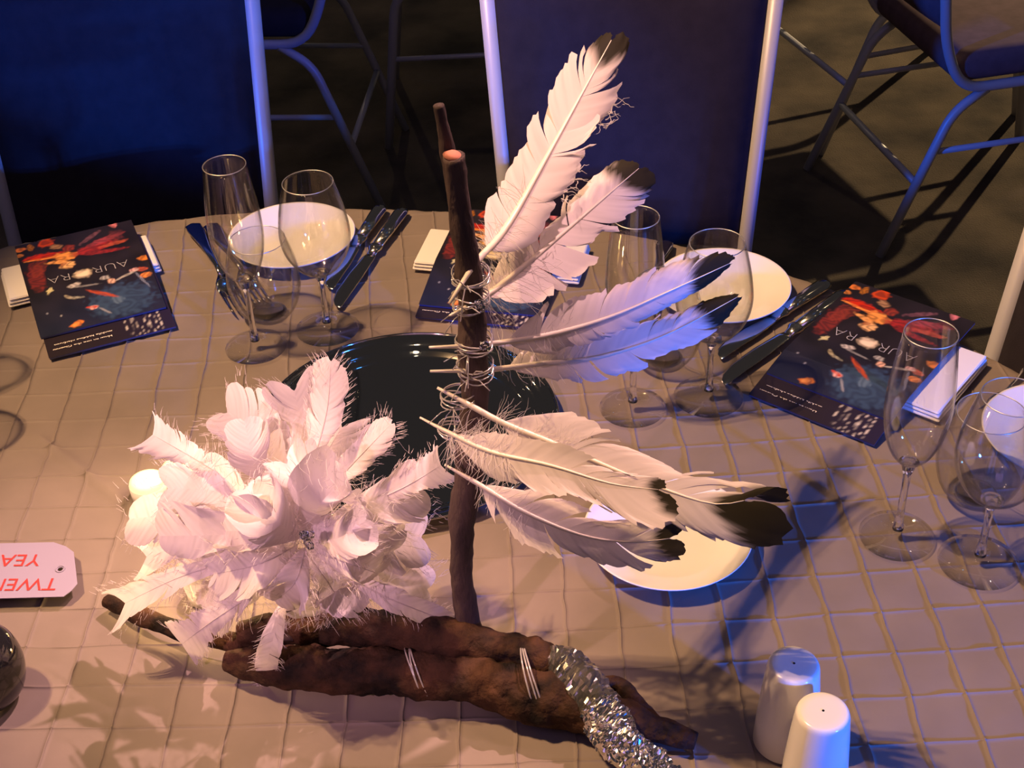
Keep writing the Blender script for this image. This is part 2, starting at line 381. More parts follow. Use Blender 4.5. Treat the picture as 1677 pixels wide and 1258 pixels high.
wine_p = WN + [(0.0036, 0.03), (0.0034, 0.055), (0.0042, 0.070), (0.008, 0.079)] + sp([(0.008, 0.079), (0.024, 0.090), (0.0365, 0.110), (0.0410, 0.132), (0.0385, 0.158), (0.0335, 0.182), (0.0290, 0.1996)])[1:]
stl_p = sp([(0.020, 0.001), (0.028, 0.003), (0.038, 0.018), (0.0440, 0.042), (0.0430, 0.066), (0.0385, 0.088), (0.0335, 0.105)], 4)
def gpos(px, py): p = at(px, py, 0); return (p.x, p.y, TZ + 0.0008)
places = [('left', gpos(420, 570), gpos(537, 540), gpos(441, 515)), ('middle', gpos(1036, 670), gpos(1160, 652), gpos(1086, 590)), ('right', gpos(1468, 880), gpos(1602, 923), gpos(1596, 812))]
desc = {'left': 'by the fork left of the round tray', 'middle': 'in front of the middle right plate', 'right': 'beside the right booklet'}
fl0 = wi0 = st0 = None
for nm, a, b, c in places:
    la = 'tall empty champagne flute ' + desc[nm]; lb = 'empty stemmed wine glass ' + desc[nm]; lc = 'stemless rounded water glass ' + desc[nm]
    if fl0 is None:
        fl0 = glass_thing('champagne_flute', flute_p, 0.0011, (4, 9), la, 'glass', a, 'champagne flutes', (0.0233, 0.2428))
        wi0 = glass_thing('wine_glass', wine_p, 0.0011, (4, 9), lb, 'glass', b, 'wine glasses', (0.0285, 0.2000))
        st0 = glass_thing('water_glass', stl_p, 0.0014, (0, 0), lc, 'glass', c, 'stemless water glasses', (0.0330, 0.1054))
    else:
        copy_thing(fl0, a, 0, la); copy_thing(wi0, b, 0, lb); copy_thing(st0, c, 0, lc)

copy_thing(wi0, gpos(-82, 622), 0, 'empty wine glass standing just outside the left edge, its shadow on the cloth')
copy_thing(st0, gpos(-62, 712), 0, 'stemless glass just outside the left edge, its curved side peeping in')

# ------------------------------------------------------------------ plates
def plate(pos, label, first=[None]):
    if first[0] is None:
        pr = [(0.0005, 0.004), (0.030, 0.004), (0.048, 0.0045), (0.056, 0.008), (0.068, 0.014), (0.0800, 0.0185), (0.0822, 0.0195), (0.0826, 0.0188), (0.0815, 0.0172), (0.068, 0.0112), (0.056, 0.004), (0.050, 0.0008), (0.044, 0.0003), (0.0005, 0.0012)]
        o = tag(obj('side_plate', *lathe(pr, 80), M_white), label, 'plate', 'white side plates'); first[0] = o
    else:
        o = first[0].copy(); C.objects.link(o); o['label'] = label
    p = at(*pos, 0.019); o.location = (p.x, p.y, TZ + 0.001); return o
plate((478, 384), 'white side plate seen through the left pair of glasses')
plate((1183, 466), 'white side plate behind the middle wine glass and the two black-tipped feathers')
plate((1094, 869), 'white side plate under the lowest feathers, nearest the driftwood')
plate((1742, 706), 'white side plate cut off by the right edge behind the right wine glass')

# ------------------------------------------------------------------ round tray
tp = at(668, 692, 0.012)
ty = empty('round_tray', (tp.x, tp.y, TZ + 0.001), 'round mirror-polished tray at the centre of the table, reflecting dark', 'tray')
TRr = 0.163
obj('dish', *xf(lathe([(0.0005, 0.002), (0.128, 0.002), (0.134, 0.0035), (0.138, 0.0075), (0.1395, 0.0078), (0.143, 0.0078), (0.146, 0.0105), (0.160, 0.0145), (TRr, 0.0150), (TRr, 0.0138), (0.146, 0.0092), (0.136, 0.0008), (0.0005, 0.0005)], 128), ty.location), M_tray, ty)
obj('rolled_edge', *xf(tube([Vector((TRr * math.cos(2 * PI * k / 96), TRr * math.sin(2 * PI * k / 96), 0.0147)) for k in range(97)], 0.0016, 8), ty.location), M_tray, ty)

# ------------------------------------------------------------------ salt and pepper
pr = [(0.0005, 0.0), (0.0255, 0.0), (0.0268, 0.0018), (0.0258, 0.030), (0.0235, 0.065), (0.0213, 0.0895), (0.0208, 0.0922), (0.0200, 0.0940), (0.0188, 0.0950), (0.0172, 0.0954), (0.012, 0.0955), (0.006, 0.0956), (0.0001, 0.0956)]
sh = []
for k, (px, py, lb) in enumerate(((1285, 1214, 'white ceramic salt shaker farther from the camera at lower right'), (1330, 1292, 'white ceramic pepper shaker in front, lit blue and cut by the bottom edge'))):
    if not sh:
        r = empty('salt_shaker', (0, 0, 0), lb, 'shaker', 'salt and pepper shakers')
        obj('body', *lathe(pr, 56), M_white, r)
        obj('pour_hole', *xf(lathe([(0.0001, 0.0003), (0.0009, 0.0003), (0.0011, 0)], 12), (0, 0, 0.0956)), M_black, r); sh.append(r)
    else: r = copy_thing(sh[0], (0, 0, 0), 0, lb)
    p = at(px, py, 0); r.location = (p.x, p.y, TZ + 0.001)

# ------------------------------------------------------------------ cutlery
def xf3(part, M4): return [M4 @ Vector(v) for v in part[0]], part[1]
def place_line(a, b, z=0.003):
    d = (b - a); ang = math.atan2(d.y, d.x)
    return Matrix.Translation(Vector((a.x, a.y, TZ + z))) @ Matrix.Rotation(ang, 4, 'Z'), Vector((d.x, d.y, 0)).length
def loft(sections, n=12):
    """sections (x, halfwidth, halfthick, zc, yc)"""
    V = []; F = []
    for x, hw, ht, zc, yc in sections:
        for k in range(n):
            a = 2 * PI * k / n; V.append(Vector((x, yc + hw * math.cos(a), zc + ht * math.sin(a))))
    for i in range(len(sections) - 1):
        for k in range(n): F.append((i * n + k, i * n + (k + 1) % n, (i + 1) * n + (k + 1) % n, (i + 1) * n + k))
    F.append(tuple(reversed(range(n)))); F.append(tuple((len(sections) - 1) * n + k for k in range(n)))
    return V, F
def knife(a, b, label, group):
    M4, L = place_line(a, b)
    hl = L * 0.44; r = empty('table_knife', M4.translation, label, 'knife', group)
    obj('handle', *xf3(loft([(0.0, 0.004, 0.002, 0.004, 0), (0.003, 0.0085, 0.004, 0.004, 0), (0.012, 0.0105, 0.0048, 0.0045, 0), (hl * 0.5, 0.0095, 0.0046, 0.0045, 0), (hl - 0.008, 0.0078, 0.0042, 0.0045, 0)]), M4), M_steel, r)
    obj('bolster', *xf3(loft([(hl - 0.008, 0.0078, 0.0042, 0.0045, 0), (hl - 0.006, 0.0095, 0.0052, 0.005, 0), (hl, 0.0095, 0.0052, 0.005, 0), (hl + 0.004, 0.0068, 0.003, 0.004, 0), (hl + 0.012, 0.0062, 0.0018, 0.003, 0)]), M4), M_steel, r)
    bl = L - hl
    obj('blade', *xf3(loft([(hl + 0.010, 0.0062, 0.0012, 0.003, 0), (hl + 0.02, 0.0085, 0.0010, 0.0026, -0.001), (hl + bl * 0.45, 0.0108, 0.0009, 0.0022, -0.002), (hl + bl * 0.75, 0.0104, 0.0008, 0.002, -0.002), (hl + bl * 0.90, 0.0082, 0.0006, 0.0018, 0.0), (hl + bl * 0.97, 0.0050, 0.0005, 0.0016, 0.003), (hl + bl, 0.0012, 0.0003, 0.0014, 0.0055)], 10), M4), M_steel, r)
def fork(a, b, label, group):
    M4, L = place_line(a, b); r = empty('table_fork', M4.translation, label, 'fork', group)
    obj('handle', *xf3(loft([(0.0, 0.004, 0.001, 0.004, 0), (0.004, 0.0105, 0.0018, 0.004, 0), (0.02, 0.0112, 0.002, 0.005, 0), (L * 0.3, 0.0062, 0.0020, 0.009, 0), (L * 0.55, 0.0034, 0.0020, 0.012, 0), (L * 0.64, 0.0040, 0.0018, 0.010, 0)]), M4), M_steel, r)
    obj('neck_plate', *xf3(loft([(L * 0.63, 0.0042, 0.0016, 0.0095, 0), (L * 0.68, 0.0110, 0.0012, 0.006, 0), (L * 0.73, 0.0128, 0.0010, 0.0042, 0), (L * 0.77, 0.0126, 0.0009, 0.0036, 0)]), M4), M_steel, r)
    for k in range(4):
        y = (-1.5 + k) * 0.0066
        obj('tine', *xf3(loft([(L * 0.755, 0.0025, 0.0009, 0.0038, y), (L * 0.85, 0.0019, 0.0010, 0.0036, y * 0.98), (L * 0.94, 0.0016, 0.0010, 0.0055, y * 0.96), (L, 0.0007, 0.0005, 0.0085, y * 0.94)], 8), M4), M_steel, r)
g = 'knives beside the left plate'
knife(at(626, 345), at(537, 478), 'smaller table knife lying nearer the left plate', g)
knife(at(661, 350), at(549, 508), 'larger table knife right of the smaller one by the left plate', g)
g = 'knives beside the middle right plate'
knife(at(1354, 470), at(1174, 589), 'smaller table knife nearer the middle right plate', g)
knife(at(1387, 486), at(1180, 632), 'larger table knife lying along the right booklet', g)
g = 'forks left of the left flute'
fork(at(316, 374), at(396, 520), 'fork with its broad dark handle end pointing to the left chair', g)
fork(at(345, 374), at(432, 506), 'fork beside the first, partly behind the left champagne flute', g)
fork(at(1700, 606), at(1612, 690), 'fork behind the right wine glass beside the right booklet', 'fork at the right setting')
fork(at(1090, 402), at(1060, 520), 'fork partly behind the middle champagne flute', 'fork at the middle setting')

# ------------------------------------------------------------------ booklets and napkins
ART = [  # u, w, ru, rw, angle, colour, strength  (w: 0 far edge, 1 near edge)
 (.03, .06, .05, .025, 0, (.75, .22, .04), 1), (.02, .13, .04, .02, 0, (.70, .25, .05), .8), (.12, .06, .03, .04, 0, (.55, .2, .02), .8),
 (.25, .05, .07, .05, .3, (.62, .07, .015), 1), (.33, .12, .06, .03, .5, (.45, .25, .12), .9), (.42, .17, .05, .04, .2, (.35, .05, .03), .8),
 (.20, .20, .16, .035, .1, (.62, .03, .01), 1), (.24, .235, .20, .013, .14, (.95, .30, .06), 1), (.37, .26, .10, .05, .2, (.95, .38, .08), 1),
 (.30, .31, .10, .02, .3, (.9, .42, .12), 1), (.37, .37, .065, .04, .2, (.95, .55, .22), 1), (.34, .345, .03, .02, 0, (.4, .12, .04), .8),
 (.62, .24, .20, .045, -.18, (.42, .03, .03), .9), (.72, .17, .17, .03, -.30, (.45, .07, .09), .8), (.78, .24, .13, .022, -.1, (.50, .10, .05), .8), (.70, .31, .17, .02, .12, (.38, .03, .03), .8),
 (.62, .10, .13, .02, -.7, (.30, .12, .16), .6), (.83, .15, .06, .07, 0, (.18, .04, .05), .6), (.84, .0, .035, .05, 0, (.70, .22, .25), 1),
 (.10, .42, .07, .16, 0, (.24, .035, .03), .9), (.14, .33, .06, .10, .3, (.30, .05, .03), .7),
 (.46, .505, .075, .048, 0, (.80, .66, .45), 1), (.46, .505, .05, .03, 0, (.95, .78, .55), 1),
 (.98, .49, .055, .03, 0, (.85, .28, .05), 1), (.92, .60, .05, .02, .2, (.65, .12, .05), 1), (.86, .59, .04, .018, 0, (.8, .45, .38), 1), (.94, .665, .05, .025, 0, (.9, .30, .06), 1),
 (.37, .60, .055, .02, -.2, (.62, .58, .50), 1), (.62, .60, .04, .02, 0, (.5, .48, .42), .9), (.17, .60, .016, .035, .5, (.75, .70, .35), 1), (.17, .60, .03, .01, .2, (.7, .65, .3), .8),
 (.30, .70, .05, .012, .8, (.50, .45, .30), .8), (.36, .72, .06, .010, .3, (.45, .45, .35), .8), (.45, .63, .12, .008, .15, (.45, .45, .42), .6),
 (.69, .84, .27, .16, -.08, (.030, .055, .115), 1), (.69, .84, .24, .13, -.08, (.045, .085, .15), .8), (.66, .83, .05, .035, .3, (.14, .22, .30), .7),
 (.80, .62, .12, .010, -.35, (.55, .52, .42), .8), (.90, .70, .012, .09, -.3, (.30, .34, .42), .7),
 (.56, .74, .022, .10, -.9, (.50, .08, .03), 1), (.66, .645, .03, .025, 0, (.85, .50, .32), 1), (.46, .845, .04, .018, 0, (.85, .45, .38), 1), (.45, .84, .05, .01, .3, (.6, .06, .03), 1),
 (.54, .90, .012, .05, -.6, (.45, .45, .45), .7), (.30, .955, .055, .025, -.3, (.85, .26, .04), 1), (.29, .955, .03, .014, -.3, (.9, .38, .1), 1), (.20, .85, .01, .008, 0, (.4, .4, .42), .8), (.10, .80, .012, .008, 0, (.3, .32, .4), .8)]
def cover_col(u, w):
    n = noise.noise(Vector((u * 6, w * 9, 1.3)))
    c = [.018 + .008 * n, .015 + .006 * n, .020 + .009 * n]
    k = max(0, min(1, (w - .55) / .4)); c[2] += .028 * k; c[1] += .006 * k
    for (a, b, ru, rw, an, col, st) in ART:
        du, dw = u - a, (w - b) * 1.4; ca, sa = math.cos(an), math.sin(an)
        p = (du * ca + dw * sa) / ru; q = (-du * sa + dw * ca) / (rw * 1.4)
        d = math.sqrt(p * p + q * q) + 0.35 * noise.noise(Vector((u * 30, w * 42, a * 50)))
        if d < 1.15:
            f = st * max(0, min(1, (1.15 - d) / 0.35)) * (0.72 + 0.28 * math.sin(p * 5 + 9 * noise.noise(Vector((u * 9, w * 22, b * 9)))))
            f = max(0, min(1, f)); c = [c[i] * (1 - f) + col[i] * f for i in range(3)]
    return c
def strip_col(u, w):
    c = [.022, .016, .024]
    k = max(0, min(1, (u - .5) * 2)); c = [c[0], c[1], c[2] + .02 * k]
    if w > .80 and .60 < u < .93:
        f = noise.noise(Vector((u * 34, w * 60, 4)))
        if f > .12: s = min(1, (f - .12) * 4); c = [c[0] + .6 * s, c[1] + .56 * s, c[2] + .45 * s]
    return c
def sheet(O, ux, vy, W_, L_, zf, thick, m_cover, colf, name_parent, nu, nv):
    """O near-left corner, zf(v) height of underside; returns parts"""
    def P(u, v, dz): p = O + ux * (u * W_) + vy * (v * L_); return Vector((p.x, p.y, TZ + zf(v) + dz))
    V = []; cols = []
    for j in range(nv + 1):
        for i in range(nu + 1):
            V.append(P(i / nu, j / nv, thick)); cols.append(colf(i / nu, 1 - j / nv))
    F = [(j * (nu + 1) + i, j * (nu + 1) + i + 1, (j + 1) * (nu + 1) + i + 1, (j + 1) * (nu + 1) + i) for j in range(nv) for i in range(nu)]
    obj('cover', V, F, m_cover, name_parent, cols=cols)
    # page block: slightly smaller body
    V = []; n = 16
    for j in range(n + 1):
        v = j / n * 0.994 + 0.003
        for (u, dz) in ((0.004, thick - 0.0003), (0.996, thick - 0.0003), (0.996, 0), (0.004, 0)): V.append(P(u, v, dz))
    F = []
    for j in range(n):
        for k in range(4): F.append((j * 4 + k, j * 4 + (k + 1) % 4, j * 4 + 4 + (k + 1) % 4, j * 4 + 4 + k))
    F.append((0, 1, 2, 3)); F.append((n * 4 + 3, n * 4 + 2, n * 4 + 1, n * 4))
    obj('pages', V, F, M_book, name_parent, smooth=False)
    return P
def setting(bl, yaw, lower_du, lower_dv, where, nap, nap_l, W_=0.152, L_=0.212, curl=0.0):
    ux = Vector((math.cos(yaw), math.sin(yaw), 0)); vy = Vector((-math.sin(yaw), math.cos(yaw), 0))
    th = 0.0028
    O = at(*bl, 0.006)
    def step(v, v0, v1, h):
        x = max(0, min(1, (v - v0) / (v1 - v0))); return h * x * x * (3 - 2 * x)
    dvl = lower_dv / L_
    nz = 0.013
    n0 = nap[0]                      # napkin start in v metres from O
    zl = lambda v: 0.0012 + (nz + 0.0024) * min(1.0, v * L_ / (n0 + lower_dv))
    zt = lambda v: zl(min(1, v + dvl)) + th + 0.0006 + curl * (1 - v) ** 3
    # napkin
    r = empty('folded_napkin', O + Vector((0, 0, 0)), 'white folded napkin under the booklets ' + where, 'napkin', 'white napkins'); r.location.z = TZ + 0.002
    c = O + ux * (W_ / 2 + nap[2]) + vy * (n0 + nap[1] / 2)
    for k in range(3):
        hh = nz / 3; e = 0.0012 * k
        part = rbox(0, 0, 0, nap_l - e * 2, nap[1] - e, hh * 0.96, 0.0022, 3)
        cy, sy = math.cos(yaw), math.sin(yaw)
        Vv = [Vector((c.x + cy * v.x - sy * v.y, c.y + sy * v.x + cy * v.y, TZ + 0.002 + hh * (k + 0.5) + v.z)) for v in part[0]]
        obj('fold', Vv, part[1], M_paper, r)
    # lower booklet
    O2 = O - vy * lower_dv + ux * lower_du
    b2 = empty('booklet', (O2.x, O2.y, TZ + 0.001), 'lower dark booklet with two lines of white print ' + where, 'booklet', 'lower booklets')
    P2 = sheet(O2, ux, vy, W_, L_, zl, th, M_cover, strip_col, b2, 60, 60)
    for k, s in enumerate(('How to use the Givergy', 'mobile bidding platform')):
        o_ = P2(0.52 - (0.0 if k else 0.01), 0.055 + 0.040 * k, th + 0.0003)
        text_mesh('printed_line', s, 0.0072, M_ink, b2, o_ + vy * 0.004, -ux, -vy, bold=0.00012)
    # top booklet
    b1 = empty('booklet', (O.x, O.y, TZ + 0.004), 'top booklet with fiery acrobat cover art ' + where, 'booklet', 'top booklets')
    P1 = sheet(O, ux, vy, W_, L_, zt, th, M_cover, cover_col, b1, 130, 180)
    s3 = {'AUR': (0.845, 0.475), 'RA': (0.37, 0.475)}
    for k, (s, (u, v)) in enumerate(s3.items()):
        q = P1(u, v, th + 0.0005); q.z = TZ + zt(v) + th + 0.0006
        slope = (zt(0.56) - zt(0.46)) / (0.10 * L_)
        text_mesh('title', s, 0.0235, M_title, b1, q + vy * 0.012, -ux, -(vy + Vector((0, 0, slope))).normalized(), bold=-0.0006)
    return O
setting((68, 560), math.radians(21.5), 0.003, 0.036, 'by the left chair', (0.098, 0.082, -0.006), 0.192)
setting((686, 503), math.radians(-14), 0.0, 0.018, 'behind the driftwood stick', (0.085, 0.085, 0.0), 0.215, W_=0.150)
setting((1254, 620), math.radians(-39.5), -0.002, 0.034, 'behind the right flute', (0.040, 0.130, 0.022), 0.180)

# ------------------------------------------------------------------ luggage-style tag
tg = at(60, 936, 0.012)
r = empty('gift_tag', (tg.x, tg.y, TZ + 0.004), 'pale card tag with red capitals upside down at the left edge', 'tag')
A = at(-110, 893, 0.010); B = at(88, 889, 0.010); Bc = at(121, 905, 0.010); Cc = at(127, 957, 0.010); Cd = at(104, 978, 0.010); D = at(-110, 984, 0.010)
hole = at(99, 933, 0.010)
out = [A, B, (B + Bc) / 2 + Vector((0.002, 0.001, 0)), Bc, Cc, (Cc + Cd) / 2 + Vector((0.001, -0.001, 0)), Cd, D]
ring_n = 24; V = []; F = []
def out_pt(a):
    d = Vector((math.cos(a), math.sin(a), 0)); best = None
    for k in range(len(out)):
        p, q = out[k], out[(k + 1) % len(out)]; e = q - p; den = d.x * e.y - d.y * e.x
        if abs(den) < 1e-9: continue
        t1 = ((p.x - hole.x) * e.y - (p.y - hole.y) * e.x) / den; t2 = ((p.x - hole.x) * d.y - (p.y - hole.y) * d.x) / den
        if t1 > 0 and -1e-6 <= t2 <= 1 + 1e-6 and (best is None or t1 < best): best = t1
    return hole + d * best
angs = sorted([2 * PI * k / 48 for k in range(48)] + [math.atan2(o_.y - hole.y, o_.x - hole.x) % (2 * PI) for o_ in out])
for dz in (0.0, 0.0007):
    for a in angs:
        V.append(hole + Vector((0.0026 * math.cos(a), 0.0026 * math.sin(a), dz))); V.append(out_pt(a) + Vector((0, 0, dz)))
n = len(angs)
for k in range(n):
    k2 = (k + 1) % n
    F.append((2 * k, 2 * k2, 2 * k2 + 1, 2 * k + 1)); F.append((2 * n + 2 * k, 2 * n + 2 * k + 1, 2 * n + 2 * k2 + 1, 2 * n + 2 * k2))
    F.append((2 * k + 1, 2 * k2 + 1, 2 * n + 2 * k2 + 1, 2 * n + 2 * k + 1)); F.append((2 * k, 2 * n + 2 * k, 2 * n + 2 * k2, 2 * k2))
obj('card', V, F, M_card, r, smooth=False)
obj('eyelet', *xf(tube([Vector((0.0042 * math.cos(2 * PI * k / 32), 0.0042 * math.sin(2 * PI * k / 32), 0)) for k in range(33)], 0.0008, 8), hole + Vector((0, 0, 0.0009))), M_card, r)
for s, px, py, sz in (('TWENTY', 98, 947, 0.0235), ('YEARS', 71, 908, 0.0235)):
    p = at(px, py, 0.0112); q = at(px - 100, py + 1, 0.0112)
    xd = (q - p).normalized(); yd = Vector((-xd.y, xd.x, 0))
    text_mesh('red_word', s, sz, M_red, r, p, xd, yd)

# ------------------------------------------------------------------ black bottle at left edge, candles
p = at(-36, 1090, 0.04)
r = empty('black_vase', (p.x, p.y, TZ + 0.001), 'round black glossy vase cut off by the left edge', 'vase')
obj('body', *xf(lathe(sp([(0.001, 0.0), (0.022, 0.0), (0.034, 0.012), (0.0385, 0.035), (0.034, 0.058), (0.022, 0.070), (0.018, 0.078), (0.019, 0.084)]), 56), r.location), M_black, r)
for k, (px, py, lb) in enumerate(((240, 785, 'lit tealight glowing at the left of the feather flower'), (293, 762, 'lit tealight half hidden behind the upper left petals of the feather flower'), (335, 950, 'lit tealight hidden behind the lower left petals, making them glow'))):
    p = at(px, py, 0.022)
    r = empty('tealight', (p.x, p.y, TZ + 0.001), lb, 'candle', 'tealights around the feather flower')
    obj('cup', *xf(lathe([(0.0005, 0), (0.0185, 0), (0.0192, 0.002), (0.0192, 0.016), (0.0185, 0.016), (0.0182, 0.003)], 32), r.location), M_white, r)
    obj('wax', *xf(lathe([(0.0183, 0.003), (0.0180, 0.0195), (0.014, 0.0215), (0.0005, 0.0222)], 32), r.location), M_wax, r)
    l = bpy.data.lights.new('candle_glow', 'POINT'); l.energy = (0.10, 0.08, 0.50)[k]; l.color = (1.0, 0.62, 0.22); l.shadow_soft_size = 0.008
    lo = bpy.data.objects.new('candle_glow', l); C.objects.link(lo); lo.location = Vector(r.location) + Vector((0, 0, 0.04))

# ------------------------------------------------------------------ driftwood stand with feathers
base = at(785, 1085, 0.0)
stand = empty('feather_centrepiece', (base.x, base.y, TZ), 'driftwood stand with white black-tipped feathers tied up its stick and a feather flower', 'centrepiece')
def branch(name, pts, rad, m, seed, n=18, rough=0.28, parent=stand, sm=8):
    P = smooth_path(pts, sm); rr = []
    for i in range(len(rad) - 1):
        for k in range(sm): rr.append(rad[i] + (rad[i + 1] - rad[i]) * k / sm)
    rr.append(rad[-1]); return obj(name, *tube(P, rr, n, rough=rough, seed=seed), m, parent)
branch('base_branch', [at(372, 1082, .020), at(440, 1090, .024), at(540, 1098, .026), at(660, 1104, .028), at(770, 1112, .028), at(870, 1138, .026), at(950, 1160, .022), at(1040, 1182, .018), at(1140, 1215, .012)], [.010, .019, .021, .020, .022, .024, .021, .015, .007], M_bark, 1, sm=26, n=44, rough=.25)
branch('rear_branch', [at(392, 1040, .030), at(500, 1028, .036), at(620, 1032, .040), at(740, 1050, .044), at(850, 1068, .042), at(905, 1086, .038)], [.012, .017, .018, .018, .017, .014], M_bark, 7, sm=30, n=44, rough=.25)
branch('twig', [at(176, 984, .010), at(215, 1003, .014), at(290, 1030, .018), at(400, 1058, .022)], [.007, .0085, .009, .010], M_bark, 11)
branch('twig', [at(940, 1130, .020), at(1010, 1120, .012), at(1055, 1170, .012), at(1100, 1200, .008)], [.006, .007, .009, .004], M_bark, 14)
SY = base.y
def sy(px, py, dy=0.0): return aty(px, py, SY + dy)
branch('upright_stick', [at(786, 1092, .03), sy(770, 1040), sy(757, 940), sy(757, 850), sy(772, 740), sy(778, 640), sy(773, 540), sy(765, 430), sy(752, 340), sy(743, 255)], [.012, .011, .010, .0115, .013, .012, .0105, .0092, .0085, .0080], M_bark2, 21, n=16, rough=0.22)
obj('cut_end', *tube([sy(743, 257), sy(745, 250)], [.0080, .004], 12), M_cut, stand)
branch('side_twig', [sy(748, 330, .012), sy(735, 262, .014), sy(727, 215, .014), sy(718, 172, .014)], [.006, .0062, .005, .004], M_bark2, 24, n=10)
# foil-wrapped branch
def crumple(pts, rad, seed, amp, n=26, sm=14):
    P = smooth_path(pts, sm); rr = []
    for i in range(len(rad) - 1):
        for k in range(sm): rr.append(rad[i] + (rad[i + 1] - rad[i]) * k / sm)
    rr.append(rad[-1]); V, F = tube(P, rr, n); rnd = random.Random(seed)
    out = []
    for i, v in enumerate(V):
        c = P[i // n]; d = (v - c)
        nn = noise.cell_vector(v * 330)
        n2 = noise.noise_vector(v * 95)
        out.append(v + d.normalized() * amp * (0.6 * (nn.x - 0.5) + 0.9 * n2.x) + Vector((nn.y - .5, nn.z - .5, 0)) * amp * 0.35 + n2 * amp * .4)
    return out, F
obj('dark_wrapping', *crumple([at(880, 1090, .034), at(915, 1088, .038), at(950, 1120, .036), at(985, 1165, .034)], [.010, .0165, .020, .0165], 3, .0035), M_bag, stand, smooth=False)
obj('foil_wrapping', *crumple([at(968, 1145, .034), at(995, 1185, .032), at(1022, 1222, .028), at(1075, 1262, .022), at(1110, 1290, .02)], [.014, .0185, .018, .0125, .010], 4, .0052, 44, 30), M_foil, stand, smooth=False)
# fishing line loops round the logs and the stick
def loop(c, r, tilt, rnd, th=0.0006, el=1.0):
    ax = Vector((math.sin(tilt), rnd.uniform(-.3, .3), math.cos(tilt))).normalized()
    u = ax.orthogonal().normalized(); v = ax.cross(u)
    return tube([c + (u * math.cos(2 * PI * k / 20) * el + v * math.sin(2 * PI * k / 20)) * r for k in range(21)], th, 5)
rnd = random.Random(5)
for (px, py, z, rad) in ((873, 1115, .03, .030), (684, 1104, .028, .0235)):
    obj('binding_line', *merge(*[loop(at(px + d, py, z), rad, 1.35, rnd, .0008) for d in (-5, 0, 4)]), M_wire, stand)
knots = [(765, 452), (765, 490), (770, 563), (772, 600), (745, 650), (740, 705)]
for (px, py) in knots:
    c = sy(px + 6, py, -0.004); parts = [loop(c + Vector((0, 0, rnd.uniform(-.005, .005))), .0140, rnd.uniform(-.25, .25), rnd) for k in range(4)]
    for k in range(5):
        d = Vector((rnd.uniform(-1, .6), rnd.uniform(-1, -.2), rnd.uniform(-1, 1))).normalized() * rnd.uniform(.012, .026)
        s0 = c + Vector((-.004, -.014, 0)); parts.append(tube([s0, s0 + d * .5 + Vector((0, 0, .003)), s0 + d], .0005, 4))
    obj('wire_tie', *merge(*parts), M_wire, stand)
def bead(c, r):
    bm = bmesh.new(); bmesh.ops.create_icosphere(bm, subdivisions=1, radius=r)
    bm.verts.index_update(); q = ([v.co + c for v in bm.verts], [tuple(v.index for v in f.verts) for f in bm.faces]); bm.free(); return q
for (px, py, dy) in ((786, 505, -.022), (784, 498, -.025), (793, 566, -.02)):
    obj('crystal_bead', *bead(sy(px, py, dy), .0042), M_crystal, stand, smooth=False)

def hair(p, d, L, curl, rnd, w=0.00024, seg=4):
    P = [p]; q = p; dd = d.normalized()
    for k in range(seg):
        dd = (dd + Vector((rnd.uniform(-1, 1), rnd.uniform(-1, 1), rnd.uniform(-1, 1))) * curl).normalized()
        q = q + dd * (L / seg); P.append(q)
    sd = dd.cross((CP - p).normalized()).normalized() * w
    V = []; F = []
    for k, a in enumerate(P):
        s = 1 - 0.7 * k / seg; V += [a - sd * s, a + sd * s]
    for k in range(seg): F.append((2 * k, 2 * k + 1, 2 * k + 3, 2 * k + 2))
    return V, F

